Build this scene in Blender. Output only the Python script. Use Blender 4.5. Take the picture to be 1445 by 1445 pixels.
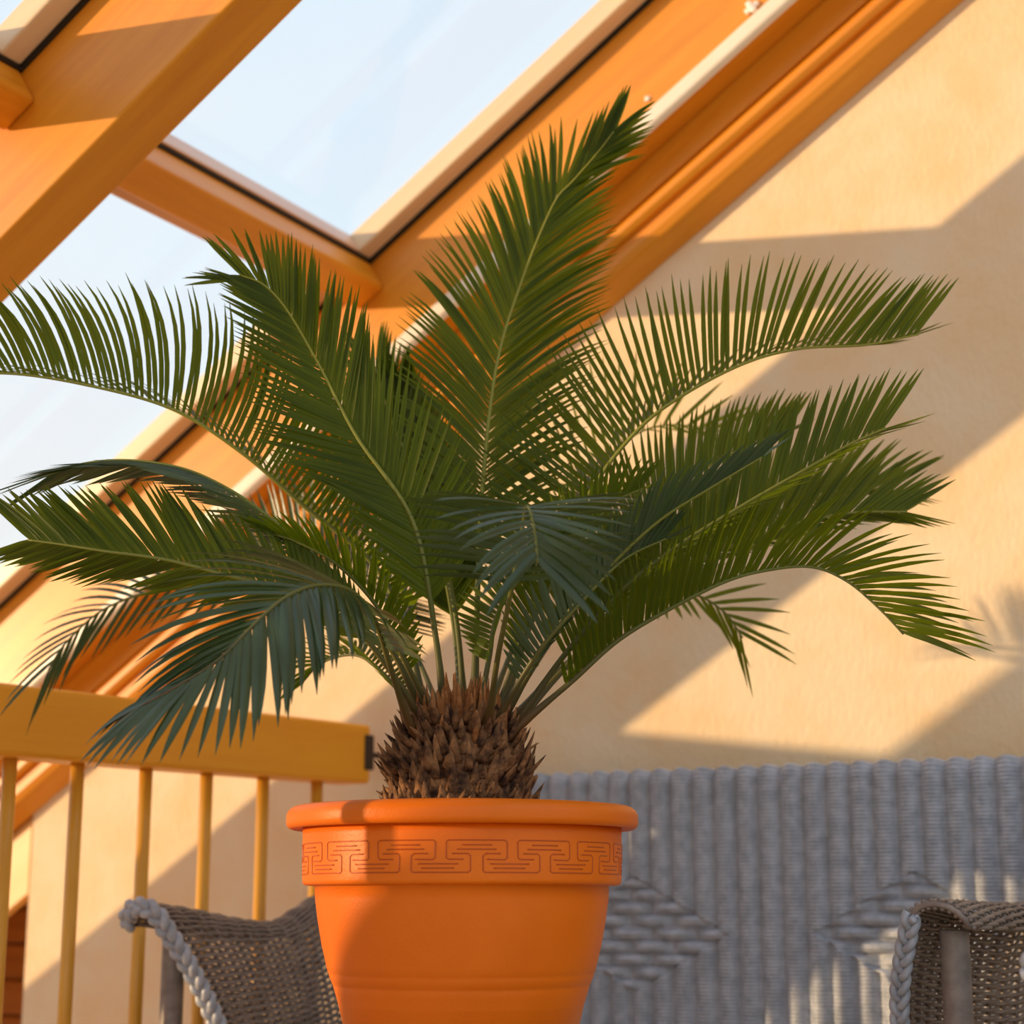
import bpy, bmesh, math, random
from mathutils import Vector, Matrix, noise
random.seed(7)
for o in list(bpy.data.objects): bpy.data.objects.remove(o)
SC = bpy.context.scene
COL = SC.collection
pi = math.pi
R = math.radians

# ------------------------------------------------------------------ camera
F = 2500.0; PITCH = R(12.45); CAMZ = 0.70
CAM = Vector((0, 0, CAMZ))
cd = bpy.data.cameras.new('camera'); cam = bpy.data.objects.new('camera', cd); COL.objects.link(cam)
cam.location = CAM; cam.rotation_euler = (R(90) + PITCH, 0, 0)
cd.sensor_width = 36; cd.lens = 36 * F / 1445.0
cd.clip_start = 0.05; cd.clip_end = 300
cd.dof.use_dof = True; cd.dof.focus_distance = 2.33; cd.dof.aperture_fstop = 3.8
SC.camera = cam

# ------------------------------------------------------------------ directions of the room
TH = R(29.4); AL = R(33.0)
N = Vector((math.sin(TH), math.cos(TH), 0))            # towards the back wall
W = Vector((math.cos(TH), -math.sin(TH), 0))           # along the back wall, to the right
Z = Vector((0, 0, 1))
RU = W * math.cos(AL) + Z * math.sin(AL)               # up the roof slope
H = -W * math.sin(AL) + Z * math.cos(AL)               # out of the roof
TW = 3.21; H0 = 2.48
def L(u, n, z): return W * u + N * n + Z * z
def RF(s, t, h): return RU * s + N * t + H * (H0 + h)
FWD = Vector((0, math.cos(PITCH), math.sin(PITCH))); UPV = Vector((0, -math.sin(PITCH), math.cos(PITCH)))
def ray(x, y): return FWD * F + Vector((1, 0, 0)) * (x - 722.5) - UPV * (y - 722.5)
def at(x, y, Y):
    r = ray(x, y); return CAM + r * (Y / r.y)
def on_plane(x, y, n, c):
    r = ray(x, y); return CAM + r * ((c - n.dot(CAM)) / n.dot(r))

# ------------------------------------------------------------------ sun, sky, exposure
SUN_ENERGY = 4.4; SUN_COL = (1.0, 0.66, 0.36)
SKY_STRENGTH = 1.15
sun_travel = (N * 1.0 + W * 1.194 + Z * (-0.150)).normalized()
sd = bpy.data.lights.new('sun', 'SUN'); sun = bpy.data.objects.new('sun', sd); COL.objects.link(sun)
sun.rotation_euler = sun_travel.to_track_quat('-Z', 'Y').to_euler()
sun.location = (-6, -1, 5)
sd.energy = SUN_ENERGY; sd.color = SUN_COL; sd.angle = R(0.6)

wd = bpy.data.worlds.new('sky'); SC.world = wd; wd.use_nodes = True
nt = wd.node_tree; nt.nodes.clear()
def wn(t, **k):
    n = nt.nodes.new(t)
    for a, b in k.items(): setattr(n, a, b)
    return n
out = wn('ShaderNodeOutputWorld'); bg = wn('ShaderNodeBackground')
tc = wn('ShaderNodeTexCoord'); sep = wn('ShaderNodeSeparateXYZ')
nt.links.new(tc.outputs['Generated'], sep.inputs[0])
ramp = wn('ShaderNodeValToRGB')
cr = ramp.color_ramp
cr.elements[0].position = 0.0; cr.elements[0].color = (0.42, 0.33, 0.24, 1)
cr.elements[1].position = 1.0; cr.elements[1].color = (0.56, 0.72, 0.95, 1)
e = cr.elements.new(0.06); e.color = (0.90, 0.86, 0.82, 1)
e = cr.elements.new(0.35); e.color = (0.74, 0.86, 0.97, 1)
e = cr.elements.new(0.62); e.color = (0.66, 0.79, 0.95, 1)
nt.links.new(sep.outputs['Z'], ramp.inputs[0])
mp = wn('ShaderNodeMapping'); mp.inputs['Scale'].default_value = (1.6, 3.2, 3.0)
nz = wn('ShaderNodeTexNoise'); nz.inputs['Scale'].default_value = 1.7; nz.inputs['Detail'].default_value = 5; nz.inputs['Roughness'].default_value = .45
nt.links.new(tc.outputs['Generated'], mp.inputs[0]); nt.links.new(mp.outputs[0], nz.inputs['Vector'])
cr2 = wn('ShaderNodeValToRGB'); cr2.color_ramp.elements[0].position = .42; cr2.color_ramp.elements[1].position = .68
nt.links.new(nz.outputs['Fac'], cr2.inputs[0])
mx = wn('ShaderNodeMix', data_type='RGBA'); mx.inputs['B'].default_value = (0.80, 0.83, 0.90, 1)
mm = wn('ShaderNodeMath', operation='MULTIPLY'); mm.inputs[1].default_value = .75
nt.links.new(cr2.outputs[0], mm.inputs[0]); nt.links.new(mm.outputs[0], mx.inputs['Factor'])
nt.links.new(ramp.outputs[0], mx.inputs['A']); nt.links.new(mx.outputs['Result'], bg.inputs[0])
bg.inputs[1].default_value = SKY_STRENGTH
nt.links.new(bg.outputs[0], out.inputs[0])
SC.view_settings.view_transform = 'Standard'; SC.view_settings.look = 'None'
SC.view_settings.gamma = 1; SC.view_settings.use_curve_mapping = False
SC.view_settings.exposure = 0.0

# ------------------------------------------------------------------ materials
def mat(name):
    m = bpy.data.materials.new(name); m.use_nodes = True
    n = m.node_tree.nodes; b = n['Principled BSDF']
    return m, m.node_tree, b
def simple(name, c, rough=.6, spec=.4, noise_scale=None, c2=None, bump=0.0, bscale=200, detail=3):
    m, t, b = mat(name)
    b.inputs['Base Color'].default_value = (*c, 1); b.inputs['Roughness'].default_value = rough
    b.inputs['Specular IOR Level'].default_value = spec
    tcn = t.nodes.new('ShaderNodeTexCoord')
    if noise_scale:
        x = t.nodes.new('ShaderNodeTexNoise'); x.inputs['Scale'].default_value = noise_scale; x.inputs['Detail'].default_value = detail
        t.links.new(tcn.outputs['Object'], x.inputs['Vector'])
        r = t.nodes.new('ShaderNodeValToRGB'); r.color_ramp.elements[0].position = .35; r.color_ramp.elements[1].position = .65
        r.color_ramp.elements[0].color = (*c, 1); r.color_ramp.elements[1].color = (*c2, 1)
        t.links.new(x.outputs['Fac'], r.inputs[0]); t.links.new(r.outputs[0], b.inputs['Base Color'])
    if bump:
        x = t.nodes.new('ShaderNodeTexNoise'); x.inputs['Scale'].default_value = bscale; x.inputs['Detail'].default_value = 4
        t.links.new(tcn.outputs['Object'], x.inputs['Vector'])
        bn = t.nodes.new('ShaderNodeBump'); bn.inputs['Strength'].default_value = bump; bn.inputs['Distance'].default_value = .004
        t.links.new(x.outputs['Fac'], bn.inputs['Height']); t.links.new(bn.outputs[0], b.inputs['Normal'])
    return m
def wood(name, c1, c2, axis, rough=.42, scale=9.0, coat=.12):
    """grain runs along the world vector `axis`"""
    m, t, b = mat(name)
    tcn = t.nodes.new('ShaderNodeTexCoord')
    a = axis.normalized(); q = a.to_track_quat('X', 'Z').to_matrix().transposed()
    def dotn(v, mul):
        d = t.nodes.new('ShaderNodeVectorMath'); d.operation = 'DOT_PRODUCT'; d.inputs[1].default_value = v * mul
        t.links.new(geo.outputs['Position'], d.inputs[0]); return d
    geo = t.nodes.new('ShaderNodeNewGeometry')
    cx = t.nodes.new('ShaderNodeCombineXYZ')
    for i, mul in ((0, .09), (1, 1), (2, 1)):
        t.links.new(dotn(Vector(q[i]), mul * scale).outputs['Value'], cx.inputs[i])
    x = t.nodes.new('ShaderNodeTexNoise'); x.inputs['Scale'].default_value = 3.0; x.inputs['Detail'].default_value = 6; x.inputs['Roughness'].default_value = .6; x.inputs['Distortion'].default_value = .4
    t.links.new(cx.outputs[0], x.inputs['Vector'])
    r = t.nodes.new('ShaderNodeValToRGB'); r.color_ramp.elements[0].position = .3; r.color_ramp.elements[1].position = .7
    r.color_ramp.elements[0].color = (*c1, 1); r.color_ramp.elements[1].color = (*c2, 1)
    t.links.new(x.outputs['Fac'], r.inputs[0]); t.links.new(r.outputs[0], b.inputs['Base Color'])
    b.inputs['Roughness'].default_value = rough; b.inputs['Coat Weight'].default_value = coat; b.inputs['Coat Roughness'].default_value = .25
    return m

PINE1 = (0.70, 0.245, 0.008); PINE2 = (0.84, 0.335, 0.016)
M = {}
M['beam'] = wood('pine_along_slope', PINE1, PINE2, RU)
M['cross'] = wood('pine_across', PINE1, PINE2, N)
M['sash'] = wood('pale_varnished_pine', (0.80, 0.60, 0.36), (0.88, 0.68, 0.42), RU, coat=.5)
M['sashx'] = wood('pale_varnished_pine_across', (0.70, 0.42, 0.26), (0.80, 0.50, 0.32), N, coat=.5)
M['footboard'] = wood('sunlit_pine_board', (0.78, 0.42, 0.12), (0.86, 0.50, 0.17), RU, coat=.1)  # lighter than the beams: sunlight on the board put into its colour
M['edge'] = simple('sunlit_arris_cream', (0.93, 0.84, 0.68), .35, .5, 6, (0.90, 0.78, 0.6))  # cream stands in for the sunlit highlight along the beam's arris
M['gasket'] = simple('dark_rubber_gasket', (0.02, 0.018, 0.012), .6)
M['plank'] = wood('pine_planks', (0.55, 0.20, 0.03), (0.68, 0.28, 0.045), W)
M['metal'] = simple('dark_steel', (0.035, 0.02, 0.012), .45, .5)
M['knot'] = simple('dark_knot', (0.10, 0.03, 0.006), .5)
M['chrome'] = simple('pale_metal_clip', (0.9, 0.82, 0.72), .3, .6)
# plaster wall
m, t, b = mat('peach_plaster')
tcn = t.nodes.new('ShaderNodeTexCoord')
x = t.nodes.new('ShaderNodeTexNoise'); x.inputs['Scale'].default_value = 5.5; x.inputs['Detail'].default_value = 8; x.inputs['Roughness'].default_value = .62
t.links.new(tcn.outputs['Object'], x.inputs['Vector'])
r = t.nodes.new('ShaderNodeValToRGB'); r.color_ramp.elements[0].position = .33; r.color_ramp.elements[1].position = .62
r.color_ramp.elements[0].color = (0.88, 0.655, 0.38, 1); r.color_ramp.elements[1].color = (0.90, 0.755, 0.52, 1)
t.links.new(x.outputs['Fac'], r.inputs[0]); t.links.new(r.outputs[0], b.inputs['Base Color'])
b.inputs['Roughness'].default_value = .85; b.inputs['Specular IOR Level'].default_value = .2
x2 = t.nodes.new('ShaderNodeTexNoise'); x2.inputs['Scale'].default_value = 95; x2.inputs['Detail'].default_value = 5
mpn = t.nodes.new('ShaderNodeMapping'); mpn.inputs['Scale'].default_value = (1, 1, .55)
t.links.new(tcn.outputs['Object'], mpn.inputs[0]); t.links.new(mpn.outputs[0], x2.inputs['Vector'])
bn = t.nodes.new('ShaderNodeBump'); bn.inputs['Strength'].default_value = .55; bn.inputs['Distance'].default_value = .004
t.links.new(x2.outputs['Fac'], bn.inputs['Height']); t.links.new(bn.outputs[0], b.inputs['Normal'])
M['plaster'] = m
M['floor'] = wood('pale_floor', (0.62, 0.46, 0.28), (0.70, 0.54, 0.35), W, rough=.45)
M['pot'] = simple('terracotta', (0.78, 0.160, 0.003), .42, .28, 7, (0.84, 0.185, 0.005), bump=.12, bscale=260)
M['relief'] = simple('terracotta_relief', (0.50, 0.085, 0.004), .38, .5)
M['soil'] = simple('potting_soil', (0.045, 0.028, 0.016), .95, .1, 40, (0.10, 0.06, 0.03), bump=1, bscale=120)
M['bark'] = simple('shaggy_brown_bark', (0.050, 0.022, 0.012), .8, .3, 55, (0.36, 0.175, 0.07), bump=1.0, bscale=160)
M['felt'] = simple('rusty_crown_felt', (0.30, 0.11, 0.035), .9, .1, 60, (0.44, 0.20, 0.07), bump=1, bscale=200)
M['wicker'] = simple('grey_resin_wicker', (0.32, 0.36, 0.42), .36, .6, 45, (0.46, 0.50, 0.57))
M['wicker_shaded'] = simple('brown_shaded_wicker', (0.20, 0.165, 0.145), .42, .5, 45, (0.30, 0.25, 0.215))  # arm wicker: shade and warm bounce light put into a browner colour
M['cushion'] = simple('sand_cushion', (0.55, 0.45, 0.33), .9, .1, 30, (0.6, 0.5, 0.38))
M['table'] = wood('dark_table', (0.16, 0.07, 0.03), (0.24, 0.11, 0.05), W)
M['baluster'] = simple('satin_brass_baluster', (0.70, 0.34, 0.03), .30, .5, 8, (0.76, 0.40, 0.05))
# glass
m = bpy.data.materials.new('window_glass'); m.use_nodes = True; t = m.node_tree; t.nodes.clear()
o_ = t.nodes.new('ShaderNodeOutputMaterial'); mxs = t.nodes.new('ShaderNodeMixShader'); tr = t.nodes.new('ShaderNodeBsdfTransparent'); gl = t.nodes.new('ShaderNodeBsdfGlossy')
tr.inputs[0].default_value = (.97, .985, .98, 1); gl.inputs['Roughness'].default_value = .02
mxs.inputs[0].default_value = .045
t.links.new(tr.outputs[0], mxs.inputs[1]); t.links.new(gl.outputs[0], mxs.inputs[2]); t.links.new(mxs.outputs[0], o_.inputs[0])
M['glass'] = m
# leaves
def leafmat(name, c1, c2, ctr, trw=.30, rough=.36, spec=.5):
    m, t, b = mat(name)
    tcn = t.nodes.new('ShaderNodeTexCoord')
    x = t.nodes.new('ShaderNodeTexNoise'); x.inputs['Scale'].default_value = 9; x.inputs['Detail'].default_value = 3
    t.links.new(tcn.outputs['Object'], x.inputs['Vector'])
    r = t.nodes.new('ShaderNodeValToRGB'); r.color_ramp.elements[0].position = .35; r.color_ramp.elements[1].position = .65
    r.color_ramp.elements[0].color = (*c1, 1); r.color_ramp.elements[1].color = (*c2, 1)
    t.links.new(x.outputs['Fac'], r.inputs[0]); t.links.new(r.outputs[0], b.inputs['Base Color'])
    b.inputs['Roughness'].default_value = rough; b.inputs['Specular IOR Level'].default_value = spec
    tl = t.nodes.new('ShaderNodeBsdfTranslucent'); tl.inputs[0].default_value = (*ctr, 1)
    ms = t.nodes.new('ShaderNodeMixShader'); ms.inputs[0].default_value = trw
    t.links.new(b.outputs[0], ms.inputs[1]); t.links.new(tl.outputs[0], ms.inputs[2])
    t.links.new(ms.outputs[0], t.nodes['Material Output'].inputs[0])
    return m
M['leaf'] = leafmat('glossy_green_leaflets', (0.046, 0.078, 0.002), (0.076, 0.112, 0.003), (0.24, 0.33, 0.006), .42, .48, .25)
M['leafold'] = leafmat('blue_green_older_leaflets', (0.030, 0.062, 0.022), (0.055, 0.095, 0.040), (0.10, 0.17, 0.02), .22, .30)
M['stem'] = simple('yellow_green_stem', (0.20, 0.20, 0.022), .5, .4, 20, (0.28, 0.26, 0.03))
m, t, b = mat('petiole_brown_to_yellow_green')
gp = t.nodes.new('ShaderNodeNewGeometry'); sx = t.nodes.new('ShaderNodeSeparateXYZ'); mr = t.nodes.new('ShaderNodeMapRange')
mr.inputs['From Min'].default_value = .90; mr.inputs['From Max'].default_value = 1.40
r = t.nodes.new('ShaderNodeValToRGB'); e0 = r.color_ramp.elements
e0[0].position = 0; e0[0].color = (.16, .055, .015, 1); e0[1].position = 1; e0[1].color = (.27, .27, .025, 1)
q_ = e0.new(.14); q_.color = (.085, .075, .018, 1); q_ = e0.new(.45); q_.color = (.13, .15, .018, 1)
t.links.new(gp.outputs['Position'], sx.inputs[0]); t.links.new(sx.outputs['Z'], mr.inputs['Value']); t.links.new(mr.outputs[0], r.inputs[0]); t.links.new(r.outputs[0], b.inputs['Base Color'])
b.inputs['Roughness'].default_value = .5
M['stem'] = m
M['stemdark'] = simple('olive_brown_stem', (0.085, 0.085, 0.025), .5, .4, 25, (0.14, 0.12, 0.035))

# ------------------------------------------------------------------ mesh helpers
def link_mesh(name, verts, faces, m, parent=None, smooth=False):
    me = bpy.data.meshes.new(name); me.from_pydata([tuple(v) for v in verts], [], faces); me.update()
    if smooth:
        me.polygons.foreach_set('use_smooth', [True] * len(me.polygons))
    o = bpy.data.objects.new(name, me); COL.objects.link(o)
    me.materials.append(m)
    if parent:
        o.parent = parent
        o.matrix_parent_inverse = Matrix.Translation(-parent.location) if parent.type == 'EMPTY' else Matrix()
    return o
class MB:
    def __init__(s): s.v = []; s.f = []
    def add(s, vs, fs):
        k = len(s.v); s.v += [Vector(v) for v in vs]; s.f += [tuple(i + k for i in f) for f in fs]
    def box(s, fn, a0, a1, b0, b1, c0, c1):
        vs = [fn(a, b, c) for a in (a0, a1) for b in (b0, b1) for c in (c0, c1)]
        s.add(vs, [(0, 1, 3, 2), (4, 6, 7, 5), (0, 4, 5, 1), (2, 3, 7, 6), (0, 2, 6, 4), (1, 5, 7, 3)])
    def tube(s, pts, rad, n=6, flat=1.0, up=None, cap=True):
        pts = [Vector(p) for p in pts]; k = len(pts)
        if k < 2: return
        rs = rad if isinstance(rad, (list, tuple)) else [rad] * k
        vs = []; prev = None
        for i, p in enumerate(pts):
            T = (pts[min(i + 1, k - 1)] - pts[max(i - 1, 0)]).normalized()
            if prev is None:
                a = Vector(up) if up is not None else (Z if abs(T.z) < .9 else Vector((1, 0, 0)))
            else: a = prev
            a = (a - T * a.dot(T)); a = a.normalized() if a.length > 1e-6 else T.orthogonal().normalized()
            prev = a; b = T.cross(a)
            for j in range(n):
                w = 2 * pi * j / n
                vs.append(p + (a * math.cos(w) + b * math.sin(w) * flat) * rs[i])
        fs = [(i * n + j, i * n + (j + 1) % n, (i + 1) * n + (j + 1) % n, (i + 1) * n + j) for i in range(k - 1) for j in range(n)]
        if cap: fs += [tuple(range(n - 1, -1, -1)), tuple((k - 1) * n + j for j in range(n))]
        s.add(vs, fs)
    def build(s, name, m, parent=None, smooth=False): return link_mesh(name, s.v, s.f, m, parent, smooth)
def bevel(o, w, seg=2):
    md = o.modifiers.new('bevel', 'BEVEL'); md.width = w; md.segments = seg; md.limit_method = 'ANGLE'; md.angle_limit = R(40)
    return o
def empty(name, loc):
    o = bpy.data.objects.new(name, None); COL.objects.link(o); o.location = loc; o.empty_display_size = .1; return o
def tag(o, label=None, cat=None, group=None, kind=None):
    if label: o['label'] = label
    if cat: o['category'] = cat
    if group: o['group'] = group
    if kind: o['kind'] = kind
    return o
def prism(name, prof, fn, a0, a1, m, parent=None, bv=0):
    """prof: list of (p,q) polygon, swept along first argument of fn(a,p,q)"""
    k = len(prof); vs = [fn(a0, *p) for p in prof] + [fn(a1, *p) for p in prof]
    fs = [tuple(range(k)), tuple(range(2 * k - 1, k - 1, -1))] + [(i, i + k, (i + 1) % k + k, (i + 1) % k) for i in range(k)]
    o = link_mesh(name, vs, fs, m, parent)
    bm = bmesh.new(); bm.from_mesh(o.data); bmesh.ops.recalc_face_normals(bm, faces=bm.faces); bm.to_mesh(o.data); bm.free()
    if bv: bevel(o, bv, 3)
    return o
def fixn(o):
    bm = bmesh.new(); bm.from_mesh(o.data); bmesh.ops.recalc_face_normals(bm, faces=bm.faces); bm.to_mesh(o.data); bm.free(); return o
def catmull(pts, n):
    pts = [Vector(p) for p in pts]; P = [pts[0] * 2 - pts[1]] + pts + [pts[-1] * 2 - pts[-2]]
    out = []
    for i in range(1, len(P) - 2):
        for j in range(16):
            t = j / 16.0; a, b, c, d = P[i - 1], P[i], P[i + 1], P[i + 2]
            out.append(.5 * ((2 * b) + (c - a) * t + (2 * a - 5 * b + 4 * c - d) * t * t + (3 * b - a - 3 * c + d) * t ** 3))
    out.append(pts[-1])
    cum = [0]
    for i in range(1, len(out)): cum.append(cum[-1] + (out[i] - out[i - 1]).length)
    tot = cum[-1]; res = []; k = 0
    for i in range(n):
        d = tot * i / (n - 1)
        while k < len(cum) - 2 and cum[k + 1] < d: k += 1
        f = (d - cum[k]) / max(1e-9, cum[k + 1] - cum[k]); f = min(max(f, 0), 1)
        res.append(out[k].lerp(out[k + 1], f))
    return res, tot

# ================================================================== SETTING
# floor
mb = MB(); mb.box(L, -4.6, 2.2, -1.9, TW + .1, -.12, 0); tag(fixn(mb.build('floor', M['floor'])), kind='structure')
# back wall (cut along the slope of the roof): polygon in (W, z)
zr = lambda w, h=0: (H0 + h) / math.cos(AL) + w * math.tan(AL)
def wallfn(a, u, z): return L(u, a, z)
prism('wall_back', [(-3.135, 0), (2.2, 0), (2.2, 3.9), (2.1, zr(2.1, .3)), (-3.135, zr(-3.135, .3))], wallfn, TW, TW + .18, M['plaster'])
tag(bpy.data.objects['wall_back'], kind='structure')
# planked niche beyond the end of the plaster
NT = 3.80
root = empty('wall_left', L(-4.0, NT, 0)); tag(root, kind='structure')
for k_ in range(10):
    z_ = k_ * .098
    mb = MB(); mb.box(L, -5.4, -2.6, NT, NT + .03, z_ + .003, z_ + .095)
    bevel(fixn(mb.build('plank', M['plank'], root)), .005)
mb = MB(); mb.box(L, -5.4, -2.6, NT + .031, NT + .08, 0, .99); fixn(mb.build('sheathing', M['plank'], root))
mb = MB(); mb.box(RF, -4.9, -2.0, TW + .01, NT + .03, .30, .36); o = fixn(mb.build('trim_50', M['plank'])); tag(o, kind='structure')
mb = MB(); mb.box(L, -5.4, -2.6, TW, NT + .08, -.12, 0); o = fixn(mb.build('trim_51', M['floor'])); tag(o, kind='structure')

# long sloping timber against the wall
SLO, SHI = -3.55, 2.6
def RFt(s, t, h): return RF(s, t, h)
def slope_prism(name, prof, s0, s1, m, parent=None, bv=.004): return prism(name, prof, RFt, s0, s1, m, parent, bv)
wb = slope_prism('trim_1', [(3.07, .165), (3.145, .165), (3.145, .30), (TW + .15, .30), (TW + .15, .47), (3.07, .47)], SLO, SHI, M['beam'], bv=.008); tag(wb, kind='structure')
fas = slope_prism('trim_2', [(3.1455, .30), (3.1455, .10), (3.158, .10), (3.158, 0.02), (TW - .001, 0.02), (TW - .001, .30)], SLO, SHI, M['beam'], bv=.003); tag(fas, kind='structure')
mo = slope_prism('trim_3', [(3.138, .070), (3.146, .060), (3.157, .060), (3.157, .092), (3.146, .092), (3.138, .084)], -3.4, SHI, M['beam'], bv=.003); tag(mo, kind='structure')
mo = slope_prism('trim_4', [(3.150, .028), (3.157, .012), (TW - .001, -.012), (TW - .001, .019), (3.157, .046), (3.150, .042)], SLO, SHI, M['beam'], bv=.004); tag(mo, kind='structure')
ed = slope_prism('trim_5', [(3.052, .163), (3.069, .156), (3.0695, .196), (3.052, .196)], SLO, SHI, M['edge'], bv=.006); tag(ed, kind='structure')  # thin strip carrying the painted arris highlight
ft = prism('trim_6', [(-3.139, zr(-3.139, -.165)), (-3.139, zr(-3.139, -.014)), (-4.30, zr(-4.30, -.014)), (-4.30, zr(-4.30, -.165))], wallfn, TW + .002, TW + .03, M['footboard'], bv=.003); tag(ft, kind='structure')
# a knot and small metal clips on that timber
mb = MB(); c = on_plane(911, 295, H, H0 + .165 - .001)
mb.tube([c + H * .002, c - H * .0015], .010, 14, up=RU); tag(fixn(mb.build('timber_knot', M['knot'])), kind='structure'); bpy.data.objects['timber_knot'].name = 'trim_7'
for i, (px, py) in enumerate([(1062, 12), (914, 140)]):
    c = on_plane(px, py, N, 3.0695); mb = MB()
    def cf(a, b_, d, c=c): return c + RU * a + H * b_ - N * d
    s_ = 1.0 if i == 0 else .45
    mb.box(cf, -.016 * s_, .016 * s_, -.006 * s_, .006 * s_, 0, .008 * s_); mb.box(cf, -.006 * s_, .006 * s_, -.014 * s_, .014 * s_, 0, .012 * s_)
    o = bevel(fixn(mb.build('sash_clip', M['chrome'])), .002)
    tag(o, ['pale metal sash clip on the sloping timber at the top edge', 'tiny pale metal clip above the tallest frond tip'][i], 'clip')

# rafters
RT = [(2.01, 2.12), (1.055, 1.135), (-.43, -.32), (-1.06, -0.945), (-1.95, -1.835)]
for i, (a, b_) in enumerate(RT):
    o = slope_prism('rafter', [(a, .165), (b_, .165), (b_, .46), (a, .46)], SLO, SHI, M['beam'], bv=.006)
    tag(o, kind='structure'); o.name = 'trim_%d' % (8 + i)
bays = [(2.12, 3.07), (1.135, 2.01), (-.32, 1.055), (-.945, -.43), (-1.835, -1.06)]
SASHW = .055
wi = 0
def window(s0, s1, t0, t1):
    """a pane in a varnished sash, seen from inside"""
    global wi; wi += 1
    r = empty('window_%d' % wi, RF((s0 + s1) / 2, (t0 + t1) / 2, .43)); tag(r, kind='structure')
    g = .006
    for (a, b_, c, d, mm_) in ((s0 + g, s1 - g, t0 + g, t0 + SASHW, 'sash'), (s0 + g, s1 - g, t1 - SASHW, t1 - g, 'sash'), (s0 + g, s0 + .014, t0 + SASHW, t1 - SASHW, 'sashx'), (s1 - SASHW, s1 - g, t0 + SASHW, t1 - SASHW, 'sashx')):
        mb = MB(); mb.box(RF, a, b_, c, d, .405, .455); bevel(fixn(mb.build('sash_bar', M[mm_], r)), .005)
    mb = MB()
    for (a, b_, c, d) in ((s0, s1, t0, t0 + g), (s0, s1, t1 - g, t1), (s0, s0 + g, t0 + g, t1 - g), (s1 - g, s1, t0 + g, t1 - g)):
        mb.box(RF, a, b_, c, d, .398, .462)
    fixn(mb.build('gasket', M['gasket'], r))
    mb = MB(); mb.box(RF, s0 + .008, s1 - SASHW + .01, t0 + SASHW - .01, t1 - SASHW + .01, .456, .460)
    fixn(mb.build('pane', M['glass'], r))
tn = 20
for bi, (t0, t1) in enumerate(bays):
    window(-.62, .95, t0, t1)
    bars = [(-.70, -.62, .325), (-3.50, -3.40, .325), (.95, 1.05, .325)]
    if bi == 0: window(-3.40, -.70, t0, t1)
    else: window(-2.20, -.70, t0, t1); window(-3.40, -2.29, t0, t1); bars.append((-2.29, -2.20, .36))
    for (s0, s1, h0_) in bars:
        mb = MB(); mb.box(RF, s0, s1, t0, t1, h0_, .455)
        o = bevel(fixn(mb.build('trim_%d' % tn, M['cross'])), .010, 3); tag(o, kind='structure'); tn += 1
# boarding above and below the windows
mb = MB(); mb.box(RF, 1.05, SHI, -1.95, TW + .15, .47, .53); tag(fixn(mb.build('ceiling', M['beam'])), kind='structure')
mb = MB(); mb.box(RF, SLO - .1, -3.50, -1.95, TW + .15, .456, .49); o = fixn(mb.build('ceiling_low', M['beam'])); o.name = 'trim_%d' % tn; tag(o, kind='structure'); tn += 1

# ================================================================== RAILING
RZT = 1.0684; RZB = .9449; RW = .09
Pe = Vector((-.2963, 3.7596, 0)); Ps = Vector((-.8724, 3.0098, 0))
RD = (Pe - Ps).normalized(); RP = Vector((RD.y, -RD.x, 0)) * -1      # RP points away from the camera side
if RP.y < 0: RP = -RP
RL = 2.0
def RAIL(a, b_, c): return Pe - RD * a + RP * b_ + Z * c
rail = empty('stair_railing', Pe - RD * .9)
tag(rail, 'orange pine railing with round brass-coloured balusters behind the wicker loveseat', 'railing')
mb = MB(); mb.box(RAIL, 0, RL, 0, RW, RZB, RZT); M['rail'] = wood('pine_handrail', (0.90, 0.36, 0.008), (0.95, 0.43, 0.015), RD, rough=.45)
hr = bevel(fixn(mb.build('handrail', M['rail'], rail)), .010, 4)
mb = MB(); mb.box(RAIL, 0, RL, .01, RW - .01, .06, .12); bevel(fixn(mb.build('bottom_rail', M['rail'], rail)), .006, 2)
# balusters
pl_n = RP; pl_c = RP.dot(Pe) + RW * .5
tpx = [447, 371, 291, 205, 108, 12]
pos = [(Pe - on_plane(px, 1112, pl_n, pl_c)).dot(RD) for px in tpx]
print('baluster positions', [round(p, 3) for p in pos])
pos += [pos[-1] + .125 * k for k in range(1, 6) if pos[-1] + .125 * k < RL - .03]
for p in pos:
    mb = MB(); c0 = RAIL(p, RW * .5, .119); c1 = RAIL(p, RW * .5, RZB + .001)
    mb.tube([c0, c1], .0125, 20, up=RD); fixn(mb.build('baluster', M['baluster'], rail, True))
    o = rail.children[-1]
    for f in o.data.polygons:
        if len(f.vertices) > 4: f.use_smooth = False
mb = MB(); 
for a in (RL - .08,):
    mb.box(RAIL, RL - .08, RL, .0, RW, 0, RZB)
bevel(fixn(mb.build('newel_post', M['rail'], rail)), .006)
mb = MB(); mb.box(RAIL, -.004, .022, -.004, .030, RZB + .028, RZT - .022)
br = bevel(fixn(mb.build('wall_bracket', M['metal'], rail)), .002); tag(br, 'dark steel bracket')
mb = MB(); c0 = RAIL(-.004, .013, (RZT + RZB) / 2); c1 = L(c0.dot(W), TW - .002, c0.z)
c1 = c0 + RD * ((TW - .002 - c0.dot(N)) / RD.dot(N))
mb.tube([c0, c1], .006, 12); fixn(mb.build('bracket_rod', M['metal'], br, True))

# slim post added left of the view to cast a shadow stripe on the pot
mb = MB(); pc = Vector((-.80, 2.094, 0)); mb.tube([pc, pc + Z * 1.85], .0135, 16); o = fixn(mb.build('trim_60', M['metal'])); tag(o, kind='structure')

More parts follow.
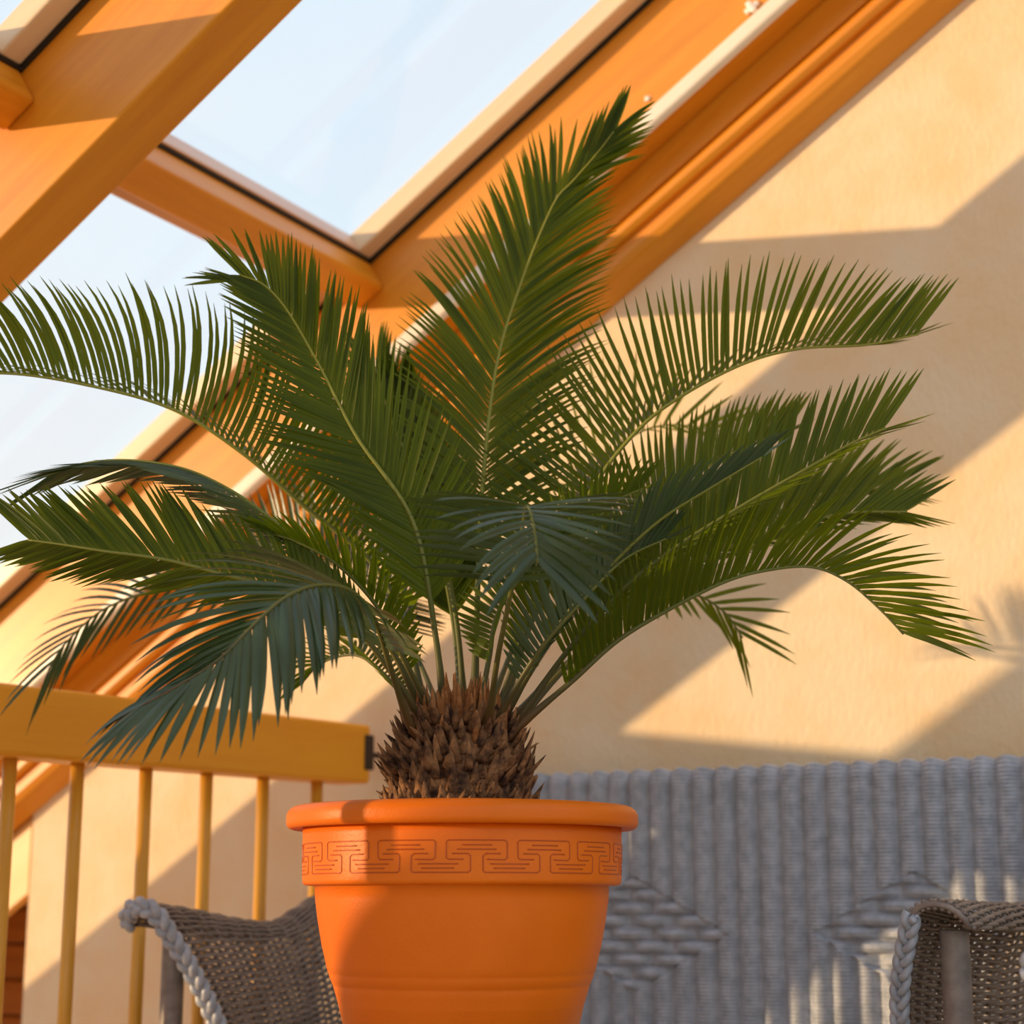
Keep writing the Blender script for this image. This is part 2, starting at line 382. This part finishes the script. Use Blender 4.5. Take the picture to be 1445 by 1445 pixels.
# ================================================================== WICKER SEATS
def wicker_height(x, y, P, rowh, diamonds):
    """x along, y up; returns relief in metres"""
    c = x / P; 
    for (cx, cy, hw, hh) in diamonds:
        rx = abs(x - cx) / hw; ry = abs(y - cy) / hh
        if rx + ry < 1.0:
            row = math.floor((y - cy) / .0235 + .5); fy = (y - cy) / .0235 + .5 - row
            off = .5 if row % 2 else 0.0
            cc = x / (2 * P) + off; fx = cc - math.floor(cc)
            a = max(0, math.sin(pi * fx)) ** .75 * max(0, math.sin(pi * fy)) ** .45
            return .022 * a - .004 + .0018 * abs(math.sin(pi * y / rowh))
    fx = c - math.floor(c)
    rib = max(0, math.sin(pi * fx)) ** .8
    row = math.floor(y / rowh); fy = y / rowh - row
    return .0170 * rib + .0034 * (math.sin(pi * fy) ** .7) * (0.5 + .5 * rib) 
def woven_panel(name, fn, width, z0, z1, parent, m, P=.0435, rowh=.0066, diamonds=(), thick=.03):
    nx = int(width / P * 9); ny = int((z1 - z0) / rowh * 4); vs = []; fs = []
    for j in range(ny + 1):
        y = z0 + (z1 - z0) * j / ny
        # rounded top edge
        k = max(0, (y - (z1 - .022)) / .022)
        for i in range(nx + 1):
            x = width * i / nx
            g = wicker_height(x, y, P, rowh, diamonds)
            jit = .0006 * noise.noise(Vector((x * 60, y * 220, 0)))
            dome = .006 * max(0, math.sin(pi * ((x / P) % 1.0))) * k
            vs.append(fn(x, g + jit - .012 * k * k, y + dome))
    for j in range(ny):
        for i in range(nx):
            a = j * (nx + 1) + i; fs.append((a, a + 1, a + nx + 2, a + nx + 1))
    # back sheet and rim
    k0 = len(vs)
    for j in (0, ny):
        for i in range(nx + 1):
            y = z0 if j == 0 else z1; vs.append(fn(width * i / nx, -thick, y))
    for i in range(nx):
        fs.append((k0 + i + 1, k0 + i, k0 + nx + 1 + i, k0 + nx + 2 + i))
        fs.append((ny * (nx + 1) + i, ny * (nx + 1) + i + 1, k0 + nx + 2 + i, k0 + nx + 1 + i))
        fs.append((i + 1, i, k0 + i, k0 + i + 1))
    fs.append(tuple([j * (nx + 1) for j in range(ny + 1)] + [k0 + nx + 1, k0]))
    fs.append(tuple([j * (nx + 1) + nx for j in range(ny, -1, -1)] + [k0 + nx, k0 + 2 * nx + 1]))
    return link_mesh(name, vs, fs, m, parent, True)
def braid(mb, path, width, pitch):
    """three flat strands plaited along a path (list of points, with fixed side vector)"""
    pts, tot = catmull(path, int(max(24, len(path) * 14)))
    n = len(pts)
    for k in range(3):
        ps = []
        for i, p in enumerate(pts):
            T = (pts[min(i + 1, n - 1)] - pts[max(i - 1, 0)]).normalized()
            a = N - T * N.dot(T); a.normalize(); b_ = T.cross(a)
            w = 2 * pi * (tot * i / (n - 1) / pitch + k / 3.0)
            ps.append(p + b_ * math.sin(w) * width * .30 - a * math.sin(2 * w) * width * .16)
        mb.tube(ps, width * .22, 7)
def arm(parent, side, G, nf, nb, ub, prof_fn, m, name='armrest'):
    """side -1: left arm, +1: right arm. G(u,n,z) places local to world."""
    P = .038; rows = 78; depth = nb - nf
    ncol = int(round(depth / P)); nx = ncol * 4
    mb = MB()
    def surf(a, v): return prof_fn(a, v)
    for r_ in range(rows):
        v = r_ / (rows - 1.0); pts = []
        for i in range(nx + 1):
            a = i / nx; p = surf(a, v); e_ = .004
            du = surf(min(1, a + e_), v) - surf(max(0, a - e_), v); dv = surf(a, min(1, v + e_)) - surf(a, max(0, v - e_))
            nn = du.cross(dv); nn = nn.normalized() if nn.length > 1e-9 else W
            ph = math.cos(pi * i / 4.0 + (pi if r_ % 2 else 0))
            pts.append(p + nn * .0052 * ph)
        mb.tube(pts, .0031, 5)
    o = mb.build(name, m, parent, True)
    mb = MB()
    for c in range(ncol + 1):
        a = c / ncol
        mb.tube([surf(a, v / 30.0) for v in range(31)], .0042, 6)
    mb.build('rib', m, o, True)
    mb = MB(); braid(mb, [surf(0.0, v / 12.0) + N * -.004 for v in range(13 if side < 0 else 10)], .036 if side < 0 else .028, .070)
    b_ = mb.build('braided_edge', M['wicker'], o, True)
    # wrapped post standing outside the arm under the roll
    mb = MB(); base = surf(.06, .0); q = surf(.06, .62); us = q.dot(W) + side * .055
    zt = surf(.06, .80).z - .030
    pts = []; rr = []
    nz_ = int(zt / .006)
    for i in range(nz_ * 2 + 1):
        zz = zt * i / (nz_ * 2.0); pts.append(L(us, q.dot(N) + .01, zz)); rr.append(.0195 + (.0014 if i % 2 else 0))
    mb.tube(pts, rr, 16, up=N); mb.build('arm_post', m, o, True)
    return o
def lerp_tab(tab, a):
    for (a0, v0), (a1, v1) in zip(tab, tab[1:]):
        if a <= a1:
            f = (a - a0) / (a1 - a0); f = f * f * (3 - 2 * f); return v0 + (v1 - v0) * f
    return tab[-1][1]
def make_arm_fn(side, u_in, nf, nb, ztab, flare_tab, u_back):
    """rolled arm: sheet rises from the seat, flares outwards and curls over"""
    def fn(a, v):
        zt = lerp_tab(ztab, a); fl = lerp_tab(flare_tab, a)
        z0 = .34; ui = u_in + (u_back - u_in) * a * a
        # profile in (outward offset, height)
        if v < .72:
            w = v / .72; o = fl * .52 * w ** 3.0; zz = z0 + (zt - .028 - z0) * w
        else:
            w = (v - .72) / .28; ang = w * R(175)
            rr = .030 * fl / .11 + .006
            o = fl * .52 + rr * (1 - math.cos(ang)); zz = zt - .028 + .028 * math.sin(ang) - .012 * w
        lean = .17 * max(0, (zz - .40) / .30) * (1 - a) ** 1.5
        n_ = nf + (nb - nf) * a + .10 * (1 - a) ** 1.5 - lean
        return L(ui + side * o, n_, zz)
    return fn
def wicker_seat(name, label, cat, uL, uR, nf, nb, ztop, diamonds, zl, zr_, u_back_l, u_back_r, bm):
    root = empty(name, L((uL + uR) / 2, (nf + nb) / 2, 0)); tag(root, label, cat)
    x0 = u_back_l
    back = woven_panel('backrest', lambda x, g, y: L(x0 + x, nb - g, y), u_back_r - u_back_l, .30, ztop, root, M['wicker'], diamonds=diamonds)
    fl = [(0, .115), (.5, .09), (1.0, .02)]
    arm(root, -1, L, nf, nb - .01, None, make_arm_fn(-1, uL, nf, nb - .01, zl, fl, u_back_l + .01), M['wicker_shaded'])
    arm(root, 1, L, nf, nb - .01, None, make_arm_fn(1, uR, nf, nb - .01, zr_, fl, u_back_r - .01), M['wicker_shaded'])
    mb = MB(); mb.box(L, uL + .015, uR - .015, nf + .10, nb - .02, .26, .335)
    bevel(fixn(mb.build('seat', M['wicker'], root)), .02, 3)
    mb = MB(); mb.box(L, uL + .03, uR - .03, nf + .11, nb - .03, .336, .43)
    bevel(fixn(mb.build('seat_cushion', M['cushion'], root)), .03, 4)
    for (u, n_) in ((uL + .04, nf + .14), (uR - .04, nf + .14), (uL + .04, nb - .05), (uR - .04, nb - .05)):
        mb = MB(); mb.tube([L(u, n_, 0), L(u, n_, .262)], .022, 12); mb.build('leg', M['wicker'], root, True)
    return root
uL, uR = -1.975, -.79
ubl, ubr = -1.96, -.60
dxs = []
for px in (893, 1290):
    q = on_plane(px, 1318, N, 3.06); dxs.append((q.dot(W) - ubl, q.z))
dmd = [(dxs[0][0], dxs[0][1], .185, .105), (dxs[1][0], dxs[1][1], .185, .105), (dxs[0][0] - (dxs[1][0] - dxs[0][0]), dxs[0][1], .155, .085)]
zl = [(0, .70), (.45, .667), (.75, .735), (1.0, .90)]
zrr = [(0, .705), (.5, .70), (.8, .74), (1.0, .90)]
love = wicker_seat('wicker_loveseat', 'grey woven wicker loveseat standing against the sunlit wall behind the pot', 'sofa', uL, uR, 2.45, 3.085, .944, dmd, zl, zrr, ubl, ubr, None)
ac = wicker_seat('wicker_armchair', 'grey wicker armchair cut off by the right frame edge, only its braided arm edge showing', 'armchair', -.345, .235, 2.02, 2.68, .93, (), [(0, .66), (.5, .64), (1, .86)], [(0, .66), (.5, .64), (1, .86)], -.375, .265, None)

# ================================================================== LOW TABLE UNDER THE POT
PX, PY = -.066, 2.40
tb = empty('coffee_table', (PX, PY, 0)); tag(tb, 'low dark wooden table carrying the terracotta pot, below the frame', 'table')
def TBf(a, b_, c): return Vector((PX, PY, 0)) + W * a + N * b_ + Z * c
mb = MB(); mb.box(TBf, -.30, .30, -.20, .20, .355, .385); bevel(fixn(mb.build('table_top', M['table'], tb)), .006)
for a in (-.26, .26):
    for b_ in (-.165, .165):
        mb = MB(); mb.box(TBf, a - .02, a + .02, b_ - .02, b_ + .02, 0, .355); bevel(fixn(mb.build('leg', M['table'], tb)), .003)

# ================================================================== POTTED CYCAD
plant = empty('potted_cycad', (PX, PY, .386)); tag(plant, 'large green sago palm in a wide terracotta pot with a key pattern band', 'potted plant')
def lathe(prof, n=128):
    vs = []; fs = []; k = len(prof)
    for j in range(n):
        w = 2 * pi * j / n
        for (r_, z_) in prof: vs.append((PX + r_ * math.cos(w), PY + r_ * math.sin(w), z_))
    for j in range(n):
        for i in range(k - 1):
            a = j * k + i; b_ = ((j + 1) % n) * k + i; fs.append((a, b_, b_ + 1, a + 1))
    return vs, fs
def arc(cx, cz, r_, a0, a1, n): return [(cx + r_ * math.cos(R(a0 + (a1 - a0) * i / n)), cz + r_ * math.sin(R(a0 + (a1 - a0) * i / n))) for i in range(n + 1)]
body = [(.001, .387), (.112, .387), (.118, .392), (.124, .42), (.136, .48), (.152, .545), (.1575, .562), (.1645, .585), (.1675, .594), (.1672, .5955), (.1688, .597), (.1712, .603), (.1735, .6085), (.1732, .610), (.1748, .612),
        (.1775, .622), (.184, .648), (.190, .680), (.1935, .705), (.1945, .722)]
body += [(.2000, .7225)] + arc(.2050, .7285, .006, -90, 0, 5) + [(.2113, .75), (.2118, .785), (.2120, .797)]
vs, fs = lathe(body + [(.203, .797), (.200, .75), (.19, .72), (.18, .65), (.12, .41), (.001, .405)])
pot = link_mesh('pot', vs, fs, M['pot'], plant, True); fixn(pot)
rimp = [(.2125, .7975)] + arc(.2255, .8035, .0085, -80, 0, 6) + arc(.2190, .8100, .0150, 0, 88, 9) + [(.203, .8252)] + arc(.200, .8212, .004, 90, 180, 4) + [(.196, .805), (.196, .796)]
vs, fs = lathe(rimp + [rimp[0]]); rim = link_mesh('rim', vs, fs, M['pot'], pot, True); fixn(rim)
# key pattern relief
mb = MB()
def cyl(x, y):
    """pattern coordinates (zoomed pixels) to the band surface"""
    z_ = .775 - (y - 681) / (1090 - 681) * .0385
    return x, z_
NU = 15; PER = 840.0
def band_pt(x, z_, rad=.2121):
    rad = .2113 + (z_ - .75) * .0143 + .0002
    w = -pi / 2 + (x - 450) / PER * 2 * pi / NU
    return (PX + rad * math.cos(w), PY + rad * math.sin(w), z_)
U = [[(520, 925), (350, 925), (322, 905), (318, 700), (345, 681), (1005, 681), (1030, 705), (1030, 905), (1000, 930), (790, 925)],
     [(500, 742), (850, 742)], [(440, 797), (900, 797)],
     [(1225, 852), (1415, 852), (1440, 880), (1440, 1065), (1415, 1090), (765, 1090), (745, 1065), (745, 880), (780, 852), (950, 852)],
     [(830, 983), (1300, 983)], [(870, 1037), (1250, 1037)]]
for k in range(NU):
    for line in U:
        pts = []
        for (a, b_) in zip(line, line[1:]):
            d = math.hypot(b_[0] - a[0], b_[1] - a[1]); ns = max(1, int(d / 60))
            for i in range(ns):
                f = i / ns; x_, z_ = cyl(a[0] + (b_[0] - a[0]) * f, a[1] + (b_[1] - a[1]) * f); pts.append(band_pt(x_ + k * PER, z_))
        x_, z_ = cyl(*line[-1]); pts.append(band_pt(x_ + k * PER, z_))
        mb.tube(pts, .0008, 6)
mb.build('key_pattern', M['relief'], pot, True)
# soil
vs, fs = lathe([(.196, .792), (.16, .797), (.12, .799), (.06, .80), (.001, .80)], 64)
soil = link_mesh('soil', vs, fs, M['soil'], plant, True); fixn(soil)
for v in soil.data.vertices: v.co.z += .004 * noise.noise(v.co * 30)
# trunk with shaggy old leaf bases
TX = PX - .004
mb = MB(); prof = [(.001, .80), (.080, .80), (.090, .83), (.092, .86), (.088, .885), (.074, .915), (.050, .945), (.022, .958), (.001, .96)]
n = 48; k = len(prof); vs = []
for j in range(n):
    w = 2 * pi * j / n
    for (r_, z_) in prof:
        rr = r_ * (1 + .10 * noise.noise(Vector((math.cos(w) * 3, math.sin(w) * 3, z_ * 40))))
        vs.append((TX + rr * math.cos(w), PY + rr * math.sin(w), z_))
fs = [(j * k + i, ((j + 1) % n) * k + i, ((j + 1) % n) * k + i + 1, j * k + i + 1) for j in range(n) for i in range(k - 1)]
mb.add(vs, fs)
def scale_leaf(mb, base, out_dir, up_dir, ln, wd_, curl):
    """one ragged leaf base: a thick tapering hooked wedge"""
    side = out_dir.cross(up_dir).normalized(); pts = []; d = (out_dir * .75 + up_dir * .8).normalized(); p = base.copy(); rs = []
    m_ = 5
    for i in range(m_ + 1):
        t_ = i / m_; pts.append(p.copy()); rs.append(wd_ * (1 - t_) ** .75 + .0007)
        d = (d + up_dir * curl * .3 + side * random.uniform(-.12, .12)).normalized(); p = p + d * ln / m_
    mb.tube(pts, rs, 5, flat=.5, up=side)
for ring in range(13):
    z_ = .806 + ring * .0105; rad = .0945 + .004 * math.sin(ring * 1.3) - max(0, (z_ - .885)) * .55
    cnt = 22
    for j in range(cnt):
        w = 2 * pi * (j + .5 * (ring % 2)) / cnt + random.uniform(-.10, .10)
        od = Vector((math.cos(w), math.sin(w), 0))
        scale_leaf(mb, Vector((TX, PY, z_)) + od * (rad - .006), od, Z, random.uniform(.022, .042), random.uniform(.0065, .0125), random.uniform(-.3, 1.3))
trunk = mb.build('trunk', M['bark'], plant, True)
mb = MB()
for j in range(150):
    w = random.uniform(0, 2 * pi); rad = random.uniform(.02, .078); od = Vector((math.cos(w), math.sin(w), 0))
    z_ = .965 - (rad / .085) ** 2 * .07
    mb2 = od * random.uniform(.1, .6)
    scale_leaf(mb, Vector((TX, PY, z_ - .012)) + od * rad, mb2 + Vector((0, 0, .01)), Z, random.uniform(.03, .06), random.uniform(.004, .008), random.uniform(.6, 1.6))
mb.build('crown_scales', M['felt'], trunk, True)

# ---- fronds
AX = Vector((TX, PY, 0))
def frond(pts, Lmax, f0=.30, a=(60, -60), phi=(78, 38), kT=.25, droop=.25, npair=None, old=False, wid=.0033, refx=.5, label=None, lenp=(.30, .45), kB=0.0, stem='stem', petr=.0048, mix=None, tipcut=.5, spc=.0080, face=None):
    P3 = [p if isinstance(p, Vector) else at(*p) for p in pts]
    q0 = P3[0]; P3 = [Vector((q0.x + (AX.x - q0.x) * .40, q0.y + (AX.y - q0.y) * .40, q0.z - .035))] + P3
    cu, tot = catmull(P3, 96)
    n = len(cu)
    rad = Vector((P3[-1].x - AX.x, P3[-1].y - AX.y, 0)); rad = rad.normalized() if rad.length > .02 else Vector((0, 1, 0))
    ref = Z - rad * refx if face is None else Vector(face)
    frames = []
    for i in range(n):
        T = (cu[min(i + 1, n - 1)] - cu[max(i - 1, 0)]).normalized()
        e1 = ref - T * ref.dot(T); e1.normalize(); frames.append((T, e1, T.cross(e1)))
    npair = npair or int(tot * (1 - f0) / spc)
    mb = MB(); seed = random.random() * 100
    for side in (0, 1):
        for k_ in range(npair):
            u = (k_ + .5 * side) / npair; f = f0 + (1 - f0) * u + random.uniform(-.0015, .0015); f = min(.999, f)
            x_ = f * (n - 1); i = int(x_); fr_ = x_ - i; p = cu[i].lerp(cu[min(i + 1, n - 1)], fr_); T, e1, e2 = frames[i]
            th = R((a[side] if not callable(a[side]) else a[side](u)) + random.uniform(-3, 3))
            B = e1 * math.cos(th) + e2 * math.sin(th)
            ph = R(phi[0] + (phi[1] - phi[0]) * (u ** 1.3) + random.uniform(-2.5, 2.5))
            d = T * math.cos(ph) + B * math.sin(ph)
            ln = Lmax * (lenp[0] + (1 - lenp[0]) * min(1, u / lenp[1]) ** .7) * (1 - tipcut * u ** 2.4) * random.uniform(.93, 1.04)
            # leaflet blade
            ns = 6; q = p.copy(); wdir = (T - d * T.dot(d)).normalized()
            nrm = d.cross(wdir).normalized()
            vs = []; tw = random.uniform(-.25, .25)
            kk = kT * random.uniform(.8, 1.2); dr = droop * random.uniform(.8, 1.2)
            for j in range(ns + 1):
                t_ = j / ns
                w_ = wid * (min(1, .55 + t_ * 3.2)) * (1 - max(0, (t_ - .55) / .45) ** 1.6) + .0002
                wv = wdir - d * wdir.dot(d); wv.normalize(); nv = d.cross(wv)
                wv2 = wv * math.cos(tw) + nv * math.sin(tw); nv2 = d.cross(wv2)
                vs += [q - wv2 * w_ + nv2 * w_ * .22, q - nv2 * w_ * .12, q + wv2 * w_ + nv2 * w_ * .22]
                q = q + d * (ln / ns)
                d = (d + (T * kk + B * kB - Z * dr) / ns * (.4 + 1.2 * t_)).normalized()
            fs = []
            for j in range(ns):
                b0 = j * 3; fs += [(b0, b0 + 1, b0 + 4, b0 + 3), (b0 + 1, b0 + 2, b0 + 5, b0 + 4)]
            mb.add(vs, fs)
    o = mb.build('frond', M['leafold' if old else 'leaf'], plant, True)
    if label: tag(o, label)
    ms = MB(); rr = [petr * (1 - .78 * (i / (n - 1)) ** .8) + .0003 + (.0035 * max(0, 1 - i / (n * .16))) for i in range(n)]
    ms.tube(cu, rr, 8); ms.build('frond_stem', M[stem], o, True)
    return o
FC = (0, -1, .15)
def FRL(*a, **k): return frond(*a, **k)
# tall central frond, face on
frond([(668, 1015, 2.43), (672, 900, 2.46), (680, 700, 2.52), (700, 520, 2.57), (735, 400, 2.60), (780, 290, 2.62), (808, 256, 2.62), (838, 222, 2.61), (866, 186, 2.60)], .225, f0=.28, a=(80, -80), phi=(52, 14), kT=-.30, droop=.22, face=FC, lenp=(.60, .35), tipcut=.62, wid=.0036, spc=.0078)
# upper left frond
frond([(628, 1015, 2.40), (615, 900, 2.38), (583, 737, 2.36), (503, 616, 2.36), (450, 515, 2.36), (405, 438, 2.37), (372, 402, 2.38), (338, 388, 2.38)], .185, f0=.26, a=(78, -82), phi=(46, 24), kT=-.02, droop=.10, face=FC, lenp=(.45, .35), tipcut=.55)
# long left frond
frond([(600, 1005, 2.44), (575, 900, 2.46), (530, 800, 2.46), (430, 715, 2.44), (340, 638, 2.42), (240, 576, 2.40), (110, 541, 2.38), (0, 527, 2.37), (-70, 540, 2.36)], .205, f0=.22, a=(-8, 72), phi=(92, 52), kT=.80, droop=.0, refx=.2, lenp=(.55, .3), tipcut=.40, spc=.0086)
# right upper long
frond([(705, 1010, 2.46), (760, 850, 2.48), (830, 700, 2.48), (895, 612, 2.47), (960, 560, 2.46), (1050, 513, 2.45), (1130, 492, 2.44), (1220, 487, 2.43), (1296, 472, 2.43)], .186, f0=.25, a=(8, -70), phi=(88, 40), kT=.10, droop=.0, refx=.2, lenp=(.6, .25), tipcut=.42, spc=.0090)
# behind right small yellowish
frond([(690, 1000, 2.52), (750, 850, 2.68), (820, 700, 2.80), (880, 625, 2.86), (940, 600, 2.90), (1020, 608, 2.94)], .19, f0=.5, a=(-10, -100), phi=(72, 24), kT=.05, droop=0, refx=.2, npair=20, stem='stem')
# dark dense frond behind centre, seen from its back
frond([(650, 1000, 2.50), (640, 880, 2.58), (612, 740, 2.66), (585, 640, 2.70), (570, 575, 2.70), (566, 545, 2.69)], .150, f0=.35, a=(80, -80), phi=(42, 14), kT=.1, droop=.0, face=FC, lenp=(.7, .2), tipcut=.5, wid=.0048, spc=.0062)
# another rising behind between
frond([(655, 1000, 2.47), (640, 850, 2.52), (600, 700, 2.60), (555, 600, 2.66), (530, 520, 2.70)], .17, f0=.40, a=(80, -80), phi=(40, 16), kT=-.1, droop=.1, face=FC, tipcut=.4)
# left arch (lower-left upper one)
frond([(598, 1010, 2.40), (560, 930, 2.36), (500, 840, 2.34), (450, 790, 2.33), (386, 735, 2.32), (325, 692, 2.31), (260, 662, 2.31), (189, 650, 2.31), (130, 652, 2.31), (80, 664, 2.31)], .125, f0=.30, a=(112, -118), phi=(60, 24), kT=.35, droop=.10, refx=.1, old=True, spc=.0082, tipcut=.1)
# left dark big
frond([(592, 1015, 2.36), (560, 960, 2.32), (500, 885, 2.28), (420, 838, 2.26), (322, 812, 2.25), (236, 790, 2.25), (150, 778, 2.25), (85, 768, 2.26), (40, 762, 2.27)], .150, f0=.28, a=(12, 112), phi=(56, 30), kT=.15, droop=.02, refx=.2, tipcut=.20, spc=.0068, wid=.0036)
# left, far, bluish hanging
frond([(610, 1000, 2.50), (540, 890, 2.62), (440, 840, 2.72), (330, 832, 2.80), (230, 832, 2.84), (150, 858, 2.87), (95, 905, 2.88), (68, 945, 2.88)], .15, f0=.60, a=(40, 130), phi=(50, 18), kT=.3, droop=.4, refx=.2, old=True, npair=20, tipcut=.2)
# far left behind, bluish upright leaflets
frond([(620, 1000, 2.55), (560, 870, 2.72), (500, 810, 2.84), (440, 785, 2.90), (385, 780, 2.94), (350, 790, 2.96)], .19, f0=.38, a=(5, 100), phi=(86, 60), kT=.1, droop=.0, refx=.2, old=True, npair=44, wid=.0044)
# front left, arching down to the viewer
frond([(578, 1020, 2.34), (552, 945, 2.28), (530, 878, 2.22), (498, 836, 2.17), (450, 826, 2.12), (405, 842, 2.08), (362, 878, 2.05), (312, 928, 2.03), (255, 966, 2.02), (200, 996, 2.02)], .200, f0=.28, a=(66, -128), phi=(66, 20), kT=.15, droop=.62, refx=.0, old=True, wid=.0058, lenp=(.6, .25), tipcut=.50, spc=.0120)
# front centre, pointing at the viewer
frond([(690, 1010, 2.33), (702, 930, 2.26), (720, 840, 2.18), (736, 755, 2.10), (742, 716, 2.02), (749, 726, 1.97), (756, 762, 1.94), (759, 795, 1.93)], .150, f0=.48, a=(82, -82), phi=(88, 40), kT=.10, droop=.38, refx=.0, old=True, wid=.0052, lenp=(.75, .2), tipcut=.30, spc=.0120)
# right middle (behind)
frond([(712, 1005, 2.48), (780, 900, 2.52), (850, 800, 2.54), (920, 715, 2.55), (1000, 658, 2.55), (1060, 628, 2.55), (1112, 608, 2.55)], .13, f0=.28, a=(0, -80), phi=(74, 34), kT=.10, droop=.0, refx=.2, tipcut=.4)
# right, light blueish, twisted in front
frond([(715, 1005, 2.38), (790, 880, 2.32), (860, 800, 2.28), (930, 735, 2.26), (1000, 690, 2.25), (1075, 645, 2.24)], .10, f0=.35, a=(50, -60), phi=(44, 16), kT=.3, droop=.1, refx=.2, old=True, tipcut=.4)
# right main
frond([(735, 1010, 2.38), (800, 920, 2.36), (880, 830, 2.34), (960, 768, 2.33), (1050, 712, 2.33), (1140, 660, 2.33), (1200, 626, 2.33), (1250, 604, 2.33)], .150, f0=.22, a=(5, -90), phi=(64, 32), kT=.02, droop=.0, refx=.2, tipcut=.30, spc=.0092)
# right second
frond([(735, 1012, 2.42), (800, 940, 2.44), (880, 860, 2.45), (980, 795, 2.46), (1080, 752, 2.47), (1190, 725, 2.48), (1280, 722, 2.49)], .140, f0=.24, a=(-8, -100), phi=(60, 30), kT=.1, droop=.05, refx=.2, tipcut=.25, spc=.0080)
frond([(735, 1012, 2.50), (810, 930, 2.56), (900, 845, 2.60), (1000, 775, 2.63), (1100, 720, 2.65), (1190, 692, 2.66), (1260, 690, 2.66)], .14, f0=.3, a=(-10, -100), phi=(58, 32), kT=.1, droop=.05, refx=.2, tipcut=.2, spc=.0080)
# right lower arch
frond([(738, 1020, 2.36), (806, 962, 2.34), (870, 905, 2.33), (940, 862, 2.32), (1020, 822, 2.31), (1080, 805, 2.31), (1145, 800, 2.31), (1195, 820, 2.31), (1240, 858, 2.31), (1275, 895, 2.31)], .155, f0=.20, a=(55, -35), phi=(66, 46), kT=.25, droop=.10, refx=.2, tipcut=.12, spc=.0105)
# right lower, far
frond([(725, 1010, 2.52), (800, 935, 2.62), (890, 860, 2.70), (970, 838, 2.76), (1020, 862, 2.78), (1048, 900, 2.79)], .150, f0=.42, a=(-20, -110), phi=(66, 30), kT=.05, droop=.12, refx=.2, npair=24, tipcut=.2)
# right near-centre small dark ones
frond([(705, 1010, 2.35), (760, 920, 2.30), (820, 850, 2.28), (880, 790, 2.28), (940, 760, 2.28)], .11, f0=.28, a=(40, -70), phi=(70, 30), kT=.2, droop=.15, refx=.3, old=True)
frond([(700, 1005, 2.44), (740, 900, 2.44), (800, 790, 2.44), (860, 715, 2.44), (905, 690, 2.44)], .11, f0=.3, a=(20, -80), phi=(70, 30), kT=.2, droop=.05, refx=.3)
# left near-centre
frond([(608, 1005, 2.38), (570, 930, 2.33), (535, 860, 2.30), (480, 800, 2.28), (420, 765, 2.27), (370, 750, 2.27)], .09, f0=.28, a=(60, -60), phi=(60, 26), kT=.25, droop=.35, refx=.2)
frond([(590, 1015, 2.46), (550, 960, 2.52), (505, 925, 2.58), (455, 935, 2.62), (425, 965, 2.63)], .10, f0=.3, a=(60, -60), phi=(70, 26), kT=.2, droop=.3, refx=.2, npair=26)
frond([(675, 1010, 2.37), (690, 930, 2.37), (705, 860, 2.40), (760, 790, 2.44), (820, 760, 2.46)], .11, f0=.3, a=(60, -60), phi=(66, 30), kT=.2, droop=.2, refx=.5)
